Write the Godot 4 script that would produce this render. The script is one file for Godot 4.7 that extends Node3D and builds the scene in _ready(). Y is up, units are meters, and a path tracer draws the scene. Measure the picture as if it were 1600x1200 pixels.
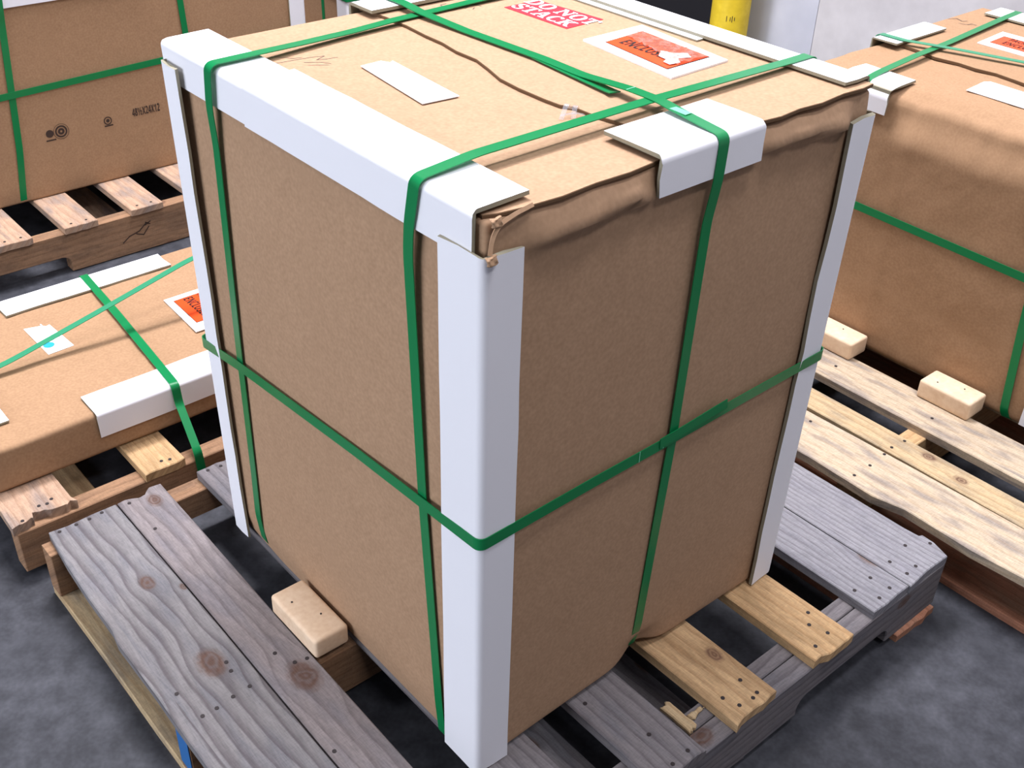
extends Node3D
# A strapped carton on a pallet in a warehouse, other loads around it. Metres, y up, floor at y = 0.

var M := {}
var rng := RandomNumberGenerator.new()
var nail_mesh: CylinderMesh

# ------------------------------------------------------------------ nodes and names
func put(node: Node, called: String, parent: Node = self) -> Node:
	var n := called
	var k := 0
	while parent.has_node(NodePath(n)):
		k += 1
		n = "%s_%03d" % [called, k]
	node.name = n
	parent.add_child(node, true)
	return node

func tag(o: Node, label: String, category := "", group := "", kind := "") -> Node:
	if label: o.set_meta("label", label)
	if category: o.set_meta("category", category)
	if group: o.set_meta("group", group)
	if kind: o.set_meta("kind", kind)
	return o

func thing(called: String, label: String, category: String, at := Vector3.ZERO, group := "") -> Node3D:
	var o := Node3D.new()
	put(o, called)
	o.position = at
	tag(o, label, category, group)
	return o

func mi(mesh: Mesh, mats, called: String, parent: Node = self) -> MeshInstance3D:
	var o := MeshInstance3D.new()
	o.mesh = mesh
	var list: Array = mats if mats is Array else [mats]
	for i in mesh.get_surface_count():
		o.set_surface_override_material(i, list[mini(i, list.size() - 1)])
	put(o, called, parent)
	return o

# ------------------------------------------------------------------ mesh helpers
func tri(st: SurfaceTool, a: Vector3, b: Vector3, c: Vector3, n: Vector3, ua := Vector2.ZERO, ub := Vector2.ZERO, uc := Vector2.ZERO, flat := true) -> void:
	# clockwise seen from the side n points to
	if (b - a).cross(c - a).dot(n) > 0.0:
		var t := b; b = c; c = t
		var u := ub; ub = uc; uc = u
	if flat: st.set_normal(n)
	st.set_uv(ua); st.add_vertex(a)
	if flat: st.set_normal(n)
	st.set_uv(ub); st.add_vertex(b)
	if flat: st.set_normal(n)
	st.set_uv(uc); st.add_vertex(c)

func quad(st: SurfaceTool, a: Vector3, b: Vector3, c: Vector3, d: Vector3, n: Vector3, ua := Vector2.ZERO, ub := Vector2.ZERO, uc := Vector2.ZERO, ud := Vector2.ZERO, flat := true) -> void:
	tri(st, a, b, c, n, ua, ub, uc, flat)
	tri(st, a, c, d, n, ua, uc, ud, flat)

func new_st() -> SurfaceTool:
	var st := SurfaceTool.new()
	st.begin(Mesh.PRIMITIVE_TRIANGLES)
	return st

# slab: outline in local xz, from y = 0 up to h, with a chamfered upper rim; surface 0 = caps, surface 1 = sides
func slab(outline: PackedVector2Array, h: float, bev := 0.0015, uoff := 0.0, voff := 0.0, tl := 1.1, tw := 0.14) -> ArrayMesh:
	var poly := outline
	if not Geometry2D.is_polygon_clockwise(poly):
		poly = outline.duplicate(); poly.reverse()
	var n := poly.size()
	var inner := PackedVector2Array()
	for i in n:
		var p0 := poly[(i + n - 1) % n]; var p1 := poly[i]; var p2 := poly[(i + 1) % n]
		var e1 := (p1 - p0).normalized(); var e2 := (p2 - p1).normalized()
		var n1 := Vector2(e1.y, -e1.x); var n2 := Vector2(e2.y, -e2.x)
		var nn := (n1 + n2)
		if nn.length() < 0.2: nn = n1
		nn = nn.normalized()
		inner.append(p1 + nn * bev)
	# make sure the offset went inward
	var cen := Vector2.ZERO
	for p in poly: cen += p / n
	var area0 := 0.0; var area1 := 0.0
	for i in n:
		area0 += poly[i].cross(poly[(i + 1) % n]); area1 += inner[i].cross(inner[(i + 1) % n])
	if absf(area1) > absf(area0):
		for i in n: inner[i] = poly[i] * 2.0 - inner[i]
	var uv := func(p: Vector3) -> Vector2: return Vector2((p.x + uoff) / tl, (p.z + p.y * 0.9 + voff) / tw)
	var st := new_st()
	var idx := Geometry2D.triangulate_polygon(inner)
	if idx.is_empty(): idx = Geometry2D.triangulate_delaunay(inner)
	for k in range(0, idx.size(), 3):
		var a := inner[idx[k]]; var b := inner[idx[k + 1]]; var c := inner[idx[k + 2]]
		var A := Vector3(a.x, h, a.y); var B := Vector3(b.x, h, b.y); var C := Vector3(c.x, h, c.y)
		tri(st, A, B, C, Vector3.UP, uv.call(A), uv.call(B), uv.call(C))
	var idb := Geometry2D.triangulate_polygon(poly)
	if idb.is_empty(): idb = Geometry2D.triangulate_delaunay(poly)
	for k in range(0, idb.size(), 3):
		var a := poly[idb[k]]; var b := poly[idb[k + 1]]; var c := poly[idb[k + 2]]
		var A := Vector3(a.x, 0, a.y); var B := Vector3(b.x, 0, b.y); var C := Vector3(c.x, 0, c.y)
		tri(st, A, B, C, Vector3.DOWN, uv.call(A), uv.call(B), uv.call(C))
	var mesh := st.commit()
	var ss := new_st()
	for i in n:
		var j := (i + 1) % n
		var p := poly[i]; var q := poly[j]; var pi := inner[i]; var qi := inner[j]
		var e := (q - p).normalized()
		var on := Vector2(e.y, -e.x)
		if on.dot((pi - p) + (qi - q)) > 0.0: on = -on
		var N := Vector3(on.x, 0, on.y)
		var A := Vector3(p.x, 0, p.y); var B := Vector3(q.x, 0, q.y)
		var C := Vector3(q.x, h - bev, q.y); var D := Vector3(p.x, h - bev, p.y)
		quad(ss, A, B, C, D, N, uv.call(A), uv.call(B), uv.call(C), uv.call(D))
		var E2 := Vector3(qi.x, h, qi.y); var F := Vector3(pi.x, h, pi.y)
		var NB := (N + Vector3.UP).normalized()
		quad(ss, D, C, E2, F, NB, uv.call(D), uv.call(C), uv.call(E2), uv.call(F))
	return ss.commit(mesh)

# rounded box as a fine grid, bent by warp(point) -> point; box spans o .. o + s
func carton_mesh(o: Vector3, s: Vector3, r: float, cells: int, warp: Callable) -> ArrayMesh:
	var st := new_st()
	st.set_smooth_group(0)
	var lines := []
	for ax in 3:
		var L: float = s[ax]
		var a := [0.0, r * 0.3, r * 0.65, r]
		for i in range(1, cells): a.append(r + (L - 2.0 * r) * i / cells)
		a.append_array([L - r, L - r * 0.65, L - r * 0.3, L])
		lines.append(a)
	for ax in 3:
		var b := (ax + 1) % 3
		var c := (ax + 2) % 3
		for side in 2:
			var nout := Vector3.ZERO
			nout[ax] = 1.0 if side else -1.0
			var lb: Array = lines[b]
			var lc: Array = lines[c]
			var grid := []
			for i in lb.size():
				var row := PackedVector3Array()
				for j in lc.size():
					var p := Vector3.ZERO
					p[ax] = s[ax] * side
					p[b] = lb[i]; p[c] = lc[j]
					var q := p.clamp(Vector3.ONE * r, s - Vector3.ONE * r)
					var d := p - q
					if d.length() > 1e-6: p = q + d.normalized() * r
					row.append(warp.call(p + o))
				grid.append(row)
			for i in lb.size() - 1:
				for j in lc.size() - 1:
					quad(st, grid[i][j], grid[i + 1][j], grid[i + 1][j + 1], grid[i][j + 1], nout, Vector2.ZERO, Vector2.ZERO, Vector2.ZERO, Vector2.ZERO, false)
	st.index()
	st.generate_normals()
	return st.commit()

# a band along a polyline: nrm[i] is the outward normal of segment i; corners rounded with radius rad
func band_mesh(pts: Array, nrm: Array, w: float, th := 0.0012, rad := 0.01, w_end := 0.0) -> ArrayMesh:
	var P := PackedVector3Array(); var N := PackedVector3Array()
	P.append(pts[0]); N.append(nrm[0])
	for i in range(1, pts.size() - 1):
		var p0: Vector3 = pts[i - 1]; var p1: Vector3 = pts[i]; var p2: Vector3 = pts[i + 1]
		var l1 := (p0 - p1).length(); var l2 := (p2 - p1).length()
		var d := minf(rad, minf(l1, l2) * 0.45)
		var a := p1 + (p0 - p1) / l1 * d
		var b := p1 + (p2 - p1) / l2 * d
		for k in 7:
			var t := k / 6.0
			P.append(a.lerp(p1, t).lerp(p1.lerp(b, t), t))
			N.append((nrm[i - 1] as Vector3).lerp(nrm[i], t).normalized())
	P.append(pts[-1]); N.append(nrm[-1])
	var st := new_st()
	var prev := []
	var dist := 0.0
	for i in P.size():
		var tg := (P[mini(i + 1, P.size() - 1)] - P[maxi(i - 1, 0)]).normalized()
		var n := (N[i] - tg * N[i].dot(tg)).normalized()
		var sd := tg.cross(n).normalized()
		if i: dist += P[i].distance_to(P[i - 1])
		var c := [P[i] + sd * w * 0.5 + n * th, P[i] - sd * w * 0.5 + n * th, P[i] - sd * w * 0.5, P[i] + sd * w * 0.5]
		var cur := [c, n, sd, dist / 0.1, tg]
		if i:
			var q: Array = prev[0]
			var n0: Vector3 = prev[1]; var s0: Vector3 = prev[2]; var u0: float = prev[3]; var u1: float = cur[3]
			soft(st, [q[0], q[1], c[1], c[0]], [n0, n0, n, n], u0, u1, n)
			soft(st, [q[3], q[2], c[2], c[3]], [-n0, -n0, -n, -n], u0, u1, -n)
			soft(st, [q[0], q[3], c[3], c[0]], [s0, s0, sd, sd], u0, u1, sd)
			soft(st, [q[1], q[2], c[2], c[1]], [-s0, -s0, -sd, -sd], u0, u1, -sd)
		if i == 0 or i == P.size() - 1:
			quad(st, c[0], c[1], c[2], c[3], tg if i else -tg)
		prev = cur
	return st.commit()

func soft(st: SurfaceTool, v: Array, n: Array, u0: float, u1: float, nf: Vector3) -> void:
	var uv := [Vector2(u0, 0), Vector2(u0, 1), Vector2(u1, 1), Vector2(u1, 0)]
	for t in [[0, 1, 2], [0, 2, 3]]:
		var o: Array = t.duplicate()
		if (v[o[1]] - v[o[0]]).cross(v[o[2]] - v[o[0]]).dot(nf) > 0.0: o = [t[0], t[2], t[1]]
		for k in o:
			st.set_normal(n[k]); st.set_uv(uv[k]); st.add_vertex(v[k])

# L-shaped board guard along p0 -> p1; the edge of the box lies on that line, flanges run along da and db
func guard_mesh(p0: Vector3, p1: Vector3, da: Vector3, db: Vector3, wa: float, wb: float, th := 0.0045, R := 0.010, seed_ := 1, wob := 0.0012) -> ArrayMesh:
	var outer := []
	var on := []
	var ni := FastNoiseLite.new(); ni.seed = seed_; ni.frequency = 5.0
	outer.append(Vector2(wa, -th)); on.append(Vector2(0, -1))
	outer.append(Vector2(wa * 0.5, -th)); on.append(Vector2(0, -1))
	for k in 7:
		var t := k / 6.0 * PI / 2.0
		var c := Vector2(R - th, R - th)
		outer.append(c - Vector2(sin(t), cos(t)) * R); on.append(-Vector2(sin(t), cos(t)))
	outer.append(Vector2(-th, wb * 0.5)); on.append(Vector2(-1, 0))
	outer.append(Vector2(-th, wb)); on.append(Vector2(-1, 0))
	var inner := [Vector2(wa, 0), Vector2(0, 0), Vector2(0, wb)]
	var st := new_st(); var se := new_st()
	var m := 14
	var ax := (p1 - p0)
	var T := ax.normalized()
	var at := func(i: int, q: Vector2) -> Vector3:
		var t := float(i) / m
		var base := p0 + ax * t
		var fa := clampf(q.x / wa, 0, 1); var fb := clampf(q.y / wb, 0, 1)
		var lift_a := fa * fa * wob * (1.0 + ni.get_noise_2d(t * ax.length(), 1.0) * 2.0)
		var lift_b := fb * fb * wob * (1.0 + ni.get_noise_2d(t * ax.length(), 9.0) * 2.0)
		var skew := 0.0
		if i == 0 or i == m: skew = ni.get_noise_2d(q.x * 12.0 + i, q.y * 12.0) * 0.004
		return base + T * skew + da * (q.x - lift_b) + db * (q.y - lift_a)
	for i in m:
		for k in outer.size() - 1:
			var a: Vector3 = at.call(i, outer[k]); var b: Vector3 = at.call(i, outer[k + 1])
			var c: Vector3 = at.call(i + 1, outer[k + 1]); var d: Vector3 = at.call(i + 1, outer[k])
			var na: Vector3 = da * on[k].x + db * on[k].y; var nb: Vector3 = da * on[k + 1].x + db * on[k + 1].y
			soft(st, [a, b, c, d], [na, nb, nb, na], i * 0.3, i * 0.3 + 0.3, (na + nb).normalized())
		for k in 2:
			var n2 := db if k == 0 else da
			quad(se, at.call(i, inner[k]), at.call(i, inner[k + 1]), at.call(i + 1, inner[k + 1]), at.call(i + 1, inner[k]), n2)
		quad(se, at.call(i, outer[0]), at.call(i, inner[0]), at.call(i + 1, inner[0]), at.call(i + 1, outer[0]), da)
		quad(se, at.call(i, outer[-1]), at.call(i, inner[2]), at.call(i + 1, inner[2]), at.call(i + 1, outer[-1]), db)
	for e in [0, m]:
		var nn := T if e else -T
		var cap := [inner[0], outer[0], outer[1], outer[2]]
		# flange A, corner and flange B as a strip between the outer and the inner line
		var ins := [Vector2(wa, 0), Vector2(wa * 0.5, 0)]
		for k in 7: ins.append(Vector2(0, 0))
		ins.append(Vector2(0, wb * 0.5)); ins.append(Vector2(0, wb))
		for k in outer.size() - 1:
			quad(se, at.call(e, outer[k]), at.call(e, outer[k + 1]), at.call(e, ins[k + 1]), at.call(e, ins[k]), nn)
	return se.commit(st.commit())

# ------------------------------------------------------------------ materials
func mat(c: Color, rough := 0.85, tex: Texture2D = null, tri_scale := 0.0) -> StandardMaterial3D:
	var m := StandardMaterial3D.new()
	m.albedo_color = c
	m.roughness = rough
	m.metallic_specular = 0.4
	if tex: m.albedo_texture = tex
	if tri_scale > 0.0:
		m.uv1_triplanar = true
		m.uv1_world_triplanar = true
		m.uv1_scale = Vector3.ONE * tri_scale
	return m

func noise(seed_: int, freq: float, oct := 3) -> FastNoiseLite:
	var n := FastNoiseLite.new()
	n.seed = seed_; n.frequency = freq
	n.noise_type = FastNoiseLite.TYPE_SIMPLEX_SMOOTH
	n.fractal_octaves = oct
	return n

func mottle(seed_: int, size: int, parts: Array, tint_a: Color, tint_b: Color) -> ImageTexture:
	# parts: [frequency, weight]; blends tint_a and tint_b by layered seamless noise
	var acc := PackedFloat32Array(); acc.resize(size * size)
	for k in parts.size():
		var img := noise(seed_ + k, parts[k][0], 3).get_seamless_image(size, size)
		img.convert(Image.FORMAT_L8)
		var d := img.get_data()
		var w: float = parts[k][1] / 255.0
		for i in size * size: acc[i] += d[i] * w
	var out := PackedByteArray(); out.resize(size * size * 3)
	for i in size * size:
		var t := clampf(acc[i], 0.0, 1.0)
		out[i * 3] = int(255.0 * lerpf(tint_a.r, tint_b.r, t))
		out[i * 3 + 1] = int(255.0 * lerpf(tint_a.g, tint_b.g, t))
		out[i * 3 + 2] = int(255.0 * lerpf(tint_a.b, tint_b.b, t))
	var im := Image.create_from_data(size, size, false, Image.FORMAT_RGB8, out)
	im.generate_mipmaps()
	return ImageTexture.create_from_image(im)

# wood grain along u; knots: [u, v, radius] in metres
func wood(seed_: int, base: Color, line: Color, freq: float, amount: float, knots: Array, blot: Color, blot_amt: float, tl := 1.1, tw := 0.14) -> StandardMaterial3D:
	var nx := 880; var ny := 112
	var n1 := noise(seed_, 1.0, 2); var n2 := noise(seed_ + 7, 1.0, 2); var n3 := noise(seed_ + 13, 1.0, 3)
	var out := PackedByteArray(); out.resize(nx * ny * 3)
	var kc := Color(0.35, 0.25, 0.21)
	var i := 0
	for y in ny:
		var v := tw * (y + 0.5) / ny
		for x in nx:
			var u := tl * (x + 0.5) / nx
			var w := v + 0.010 * n1.get_noise_2d(u * 2.2, v * 7.0)
			var kk := 0.0; var kring := 0.0
			for k in knots:
				var du: float = (u - k[0]) / 1.5
				var dv: float = v - k[1]
				var r: float = k[2]
				var d := sqrt(du * du + dv * dv)
				if d < r * 5.0:
					w -= dv * 0.85 * exp(-d * d / (2.0 * r * r * 2.6))
					if d < r * 2.0:
						var e := clampf((r * 1.5 - d) / (r * 0.7), 0.0, 1.0)
						kk = maxf(kk, e)
						kring = 0.5 + 0.5 * sin(d / r * 9.0 + n2.get_noise_2d(u * 40.0, v * 40.0) * 3.5)
			var ph := w * freq + 0.25 * n2.get_noise_2d(u * 5.0, w * 40.0)
			var s := ph - floorf(ph)
			var g := pow(s, 3.0) * (1.0 - smoothstep(0.9, 1.0, s))
			var fine := n3.get_noise_2d(u * 30.0, v * 900.0) + 0.45 * n2.get_noise_2d(u * 420.0, v * 60.0)
			var bl := clampf(n1.get_noise_2d(u * 6.0 + 50.0, v * 22.0) * 1.6 + 0.15, 0.0, 1.0) * blot_amt
			var t := clampf(g * amount + fine * 0.12 * amount, 0.0, 1.0)
			var cr := lerpf(lerpf(base.r, blot.r, bl), line.r, t)
			var cg := lerpf(lerpf(base.g, blot.g, bl), line.g, t)
			var cb := lerpf(lerpf(base.b, blot.b, bl), line.b, t)
			var br := 1.0 + fine * 0.15
			if kk > 0.0:
				var q := kk * (0.35 + 0.4 * kring)
				cr = lerpf(cr, kc.r, q); cg = lerpf(cg, kc.g, q); cb = lerpf(cb, kc.b, q)
			out[i] = clampi(int(cr * br * 255.0), 0, 255)
			out[i + 1] = clampi(int(cg * br * 255.0), 0, 255)
			out[i + 2] = clampi(int(cb * br * 255.0), 0, 255)
			i += 3
	var im := Image.create_from_data(nx, ny, false, Image.FORMAT_RGB8, out)
	im.generate_mipmaps()
	var m := mat(Color.WHITE, 0.82, ImageTexture.create_from_image(im))
	m.metallic_specular = 0.3
	return m

func hexc(r: int, g: int, b: int) -> Color: return Color8(r, g, b)

func make_materials() -> void:
	M.card = mat(Color.WHITE, 0.88, mottle(3, 512, [[0.16, 0.62], [0.05, 0.26], [0.008, 0.12]], hexc(158, 127, 100), hexc(188, 155, 126)), 1.6)
	M.card_b = mat(Color.WHITE, 0.88, mottle(5, 512, [[0.16, 0.62], [0.05, 0.26], [0.008, 0.12]], hexc(148, 116, 88), hexc(178, 144, 112)), 1.6)
	M.card_core = mat(hexc(104, 80, 58), 0.95)
	M.guard = mat(hexc(236, 238, 246), 0.7)
	M.guard_edge = mat(hexc(150, 146, 128), 0.95)
	M.band = mat(hexc(16, 126, 72), 0.28)
	M.band.backlight_enabled = true
	M.band.backlight = hexc(20, 90, 50)
	M.band_light = mat(hexc(58, 142, 106), 0.3)
	M.band_light.backlight_enabled = true
	M.band_light.backlight = hexc(40, 130, 90)
	M.weld = mat(hexc(120, 200, 165), 0.35)
	M.paper = mat(hexc(244, 244, 248), 0.6)
	M.red = mat(hexc(206, 44, 60), 0.5)
	M.orange = mat(hexc(228, 78, 30), 0.4)
	M.orange_pale = mat(hexc(206, 92, 66), 0.4)
	M.black = mat(hexc(24, 20, 22), 0.7)
	M.white_ink = mat(hexc(250, 244, 246), 0.6)
	M.ink = mat(hexc(66, 52, 46), 0.8)
	M.pencil = mat(hexc(104, 90, 84), 0.8)
	M.blue_dot = mat(hexc(40, 160, 225), 0.6)
	M.faint = mat(hexc(205, 208, 222), 0.6)
	M.nail = mat(hexc(46, 40, 42), 0.6)
	M.clear = mat(Color(0.80, 0.83, 0.88, 0.14), 0.06)
	M.clear.transparency = BaseMaterial3D.TRANSPARENCY_ALPHA
	M.floor = mat(Color.WHITE, 0.62, mottle(21, 1024, [[0.16, 0.22], [0.03, 0.46], [0.008, 0.32]], hexc(29, 31, 37), hexc(89, 91, 99)), 0.6)
	M.concrete = mat(Color.WHITE, 0.9, mottle(31, 512, [[0.08, 0.2], [0.02, 0.4], [0.007, 0.4]], hexc(178, 176, 180), hexc(212, 210, 214)), 0.6)
	M.concrete_cool = mat(Color.WHITE, 0.9, mottle(35, 512, [[0.05, 0.2], [0.015, 0.4], [0.007, 0.4]], hexc(176, 180, 194), hexc(206, 208, 220)), 0.5)
	M.room = mat(hexc(140, 140, 144), 0.9)
	M.roof = mat(hexc(120, 120, 124), 0.9)
	M.rubber = mat(hexc(26, 26, 32), 0.8)
	M.yellow = mat(Color.WHITE, 0.45, mottle(41, 256, [[0.05, 0.5], [0.015, 0.5]], hexc(206, 176, 40), hexc(236, 208, 62)), 3.0)
	# wood
	var grey := hexc(127, 125, 127); var gline := hexc(76, 70, 74); var gblot := hexc(104, 105, 113)
	M.w_b1 = wood(101, grey, gline, 46.0, 0.85, [[0.22, 0.062, 0.010], [0.265, 0.02, 0.005], [0.442, 0.064, 0.017]], gblot, 0.5)
	M.w_b2 = wood(102, hexc(134, 127, 128), hexc(84, 76, 78), 48.0, 0.6, [[0.038, 0.046, 0.010], [0.558, 0.056, 0.018]], hexc(112, 110, 117), 0.5)
	M.w_e2 = wood(114, hexc(138, 138, 144), hexc(94, 90, 97), 80.0, 0.7, [], hexc(120, 120, 129), 0.4)
	M.w_e = wood(103, hexc(136, 136, 142), hexc(92, 88, 95), 75.0, 0.7, [[0.945, 0.03, 0.013]], hexc(118, 118, 127), 0.4)
	M.w_grey = wood(104, hexc(120, 116, 119), hexc(74, 69, 73), 55.0, 0.65, [[0.3, 0.05, 0.012], [0.8, 0.09, 0.01]], gblot, 0.5)
	M.w_tan = wood(105, hexc(194, 162, 122), hexc(146, 110, 74), 60.0, 0.55, [[0.55, 0.05, 0.011]], hexc(158, 132, 98), 0.5)
	M.w_tan2 = wood(106, hexc(192, 162, 124), hexc(134, 102, 72), 44.0, 0.55, [[0.92, 0.075, 0.009]], hexc(152, 124, 92), 0.6)
	M.w_pink = wood(107, hexc(176, 148, 126), hexc(130, 100, 80), 50.0, 0.5, [[0.5, 0.08, 0.01]], hexc(140, 126, 119), 0.8)
	M.w_pale = wood(108, hexc(190, 174, 152), hexc(156, 130, 102), 46.0, 0.45, [], hexc(142, 133, 127), 0.8)
	M.w_pale2 = wood(109, hexc(188, 167, 134), hexc(148, 117, 82), 52.0, 0.5, [[0.62, 0.035, 0.009], [0.70, 0.05, 0.008]], hexc(154, 140, 120), 0.8)
	M.w_stringer = wood(111, hexc(152, 120, 94), hexc(108, 80, 60), 60.0, 0.5, [[0.5, 0.05, 0.01]], hexc(122, 98, 80), 0.6)
	M.w_block = wood(112, hexc(238, 214, 186), hexc(216, 182, 148), 40.0, 0.4, [[0.06, 0.02, 0.004]], hexc(228, 202, 172), 0.3)
	M.w_block_tri = mat(Color.WHITE, 0.8, mottle(61, 256, [[0.06, 0.5], [0.012, 0.5]], hexc(222, 190, 158), hexc(246, 224, 198)), 5.0)
	M.crumple = mat(Color(0.86, 0.50, 0.42, 0.5), 0.08)
	M.crumple.transparency = BaseMaterial3D.TRANSPARENCY_ALPHA
	M.w_blue = mat(hexc(44, 104, 168), 0.8)
	M.w_red = wood(113, hexc(176, 124, 100), hexc(130, 86, 66), 50.0, 0.5, [], hexc(160, 132, 112), 0.6)

# ------------------------------------------------------------------ builders
# a board running along z, under a pallet node; ragged: extra roughness of the ends
func plank(parent: Node3D, called: String, x0: float, x1: float, z0: float, z1: float, y0: float, h: float, m: Material, ragged := 0.002, nails := [], custom := PackedVector2Array(), uoff := 0.0, voff := -1.0) -> MeshInstance3D:
	var L := z1 - z0; var W := x1 - x0
	var o := PackedVector2Array()
	if custom.size():
		for p in custom: o.append(Vector2(p.y - z0, x1 - p.x))   # world (x, z) to local
	else:
		var k := 6
		for i in k + 1: o.append(Vector2(rng.randf_range(-ragged, ragged), W * i / k))
		for i in range(1, 5): o.append(Vector2(L * i / 5.0, W + rng.randf_range(-0.0012, 0.0012)))
		for i in k + 1: o.append(Vector2(L + rng.randf_range(-ragged, ragged), W - W * i / k))
		for i in range(1, 5): o.append(Vector2(L - L * i / 5.0, rng.randf_range(-0.0012, 0.0012)))
	if voff < 0.0: voff = rng.randf() * 0.1
	var b := mi(slab(o, h, 0.0006 if custom.size() > 16 else 0.0018, uoff, voff), [m, m], called, parent)
	b.rotation.y = -PI / 2
	b.position = Vector3(x1, y0, z0) - parent.position
	for q in nails:
		var nl := mi(nail_mesh, M.nail, "nail", b)
		nl.position = Vector3(q[1] - z0, h, x1 - q[0])
	return b

# a stringer along x: outline in (x, y) seen from the front
func stringer(parent: Node3D, called: String, outline: PackedVector2Array, z_front: float, th: float, m: Material, uoff := 0.0) -> MeshInstance3D:
	var b := mi(slab(outline, th, 0.002, uoff, rng.randf() * 0.03), [m, m], called, parent)
	b.rotation.x = -PI / 2
	b.position = Vector3(0, 0, z_front - 0.0) - parent.position
	b.position.z = z_front - parent.position.z
	b.rotation.x = PI / 2
	# local y -> +z, local z -> -y
	return b

func bar_outline(x0: float, x1: float, y0: float, y1: float, notches := []) -> PackedVector2Array:
	var o := PackedVector2Array()
	# local z is -y after the turn
	o.append(Vector2(x0, -y1)); o.append(Vector2(x1, -y1)); o.append(Vector2(x1, -y0))
	var list := notches.duplicate(); list.reverse()
	for n in list:
		var a: float = n[0]; var b: float = n[1]; var hh: float = n[2]; var r := 0.022
		o.append(Vector2(b, -y0))
		for k in 5:
			var t := k / 4.0 * PI / 2
			o.append(Vector2(b - r + r * cos(t), -(y0 + hh - r + r * sin(t))))
		for k in 5:
			var t := PI / 2 + k / 4.0 * PI / 2
			o.append(Vector2(a + r + r * cos(t), -(y0 + hh - r + r * sin(t))))
		o.append(Vector2(a, -y0))
	o.append(Vector2(x0, -y0))
	return o

func guard(called: String, label: String, p0: Vector3, p1: Vector3, da: Vector3, db: Vector3, wa: float, wb: float, group: String, seed_ := 1, th := 0.0045, wob := 0.0012, rad := 0.010) -> void:
	var t := (p0 + p1) * 0.5
	var o := mi(guard_mesh(p0 - t, p1 - t, da, db, wa, wb, th, rad, seed_, wob), [M.guard, M.guard_edge], called)
	o.position = t
	tag(o, label, "edge protector", group)

func band(called: String, label: String, pts: Array, nrm: Array, group: String, w := 0.0172, m: Material = null, rad := 0.012) -> MeshInstance3D:
	var t: Vector3 = pts[0]
	var loc := []
	for p in pts: loc.append(p - t)
	var o := mi(band_mesh(loc, nrm, w, 0.0012, rad), m if m else M.band, called)
	o.position = t
	tag(o, label, "strap", group)
	return o

func lettering(parent: Node3D, s: String, size: float, at: Vector3, right: Vector3, up: Vector3, m: Material, bold := true, serif := false, italic := false) -> MeshInstance3D:
	var f := SystemFont.new()
	f.font_names = PackedStringArray(["Droid Serif" if serif else "Droid Sans"])
	f.font_weight = 700 if bold else 400
	f.font_italic = italic
	var tm := TextMesh.new()
	tm.text = s; tm.font = f; tm.font_size = 64; tm.pixel_size = size / 64.0; tm.depth = 0.0004
	tm.horizontal_alignment = HORIZONTAL_ALIGNMENT_CENTER
	tm.vertical_alignment = VERTICAL_ALIGNMENT_CENTER
	var o := mi(tm, m, "lettering", parent)
	o.transform = Transform3D(Basis(right.normalized(), up.normalized(), right.cross(up).normalized()), at)
	return o

# flat sheet on a horizontal top: corners given as world (x, z)
func sheet(parent: Node3D, called: String, pts: Array, y: float, th: float, m: Material, label := "", center := Vector2.INF) -> MeshInstance3D:
	var c := Vector2.ZERO
	for p in pts: c += p / pts.size()
	if center != Vector2.INF: c = center
	var o := PackedVector2Array()
	for p in pts: o.append(p - c)
	var s := mi(slab(o, th, minf(0.0002, th * 0.4)), [m, m], called, parent)
	var off := parent.position
	if parent is MeshInstance3D: off += (parent.get_parent() as Node3D).position
	s.position = Vector3(c.x, y, c.y) - off
	if label: s.set_meta("label", label)
	return s

# pen strokes: polylines (a, b) in a plane
func strokes(parent: Node3D, called: String, lines: Array, at: Vector3, right: Vector3, up: Vector3, w: float, m: Material) -> MeshInstance3D:
	var st := new_st()
	var n := right.cross(up).normalized()
	for l in lines:
		for i in l.size() - 1:
			var a: Vector2 = l[i]; var b: Vector2 = l[i + 1]
			var d := (b - a).normalized(); var s := Vector2(-d.y, d.x) * w * 0.5
			var e := d * w * 0.3
			var q := [a - s - e, a + s - e, b + s + e, b - s + e]
			var v := []
			for p in q: v.append(right * p.x + up * p.y)
			quad(st, v[0], v[1], v[2], v[3], n)
	var o := mi(st.commit(), m, called, parent)
	o.position = at
	return o

func ring_mesh(r0: float, r1: float) -> ArrayMesh:
	var st := new_st()
	var k := 28
	for i in k:
		var a := TAU * i / k; var b := TAU * (i + 1) / k
		var A := Vector3(cos(a), sin(a), 0); var B := Vector3(cos(b), sin(b), 0)
		quad(st, A * r0, A * r1, B * r1, B * r0, Vector3(0, 0, 1))
	return st.commit()

func same(p: Vector3) -> Vector3: return p

func lin(xs: Array, ys: Array, x: float) -> float:
	if x <= xs[0]: return ys[0]
	for i in xs.size() - 1:
		if x <= xs[i + 1]: return lerpf(ys[i], ys[i + 1], (x - xs[i]) / (xs[i + 1] - xs[i]))
	return ys[-1]

var wn := FastNoiseLite.new()

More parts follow.
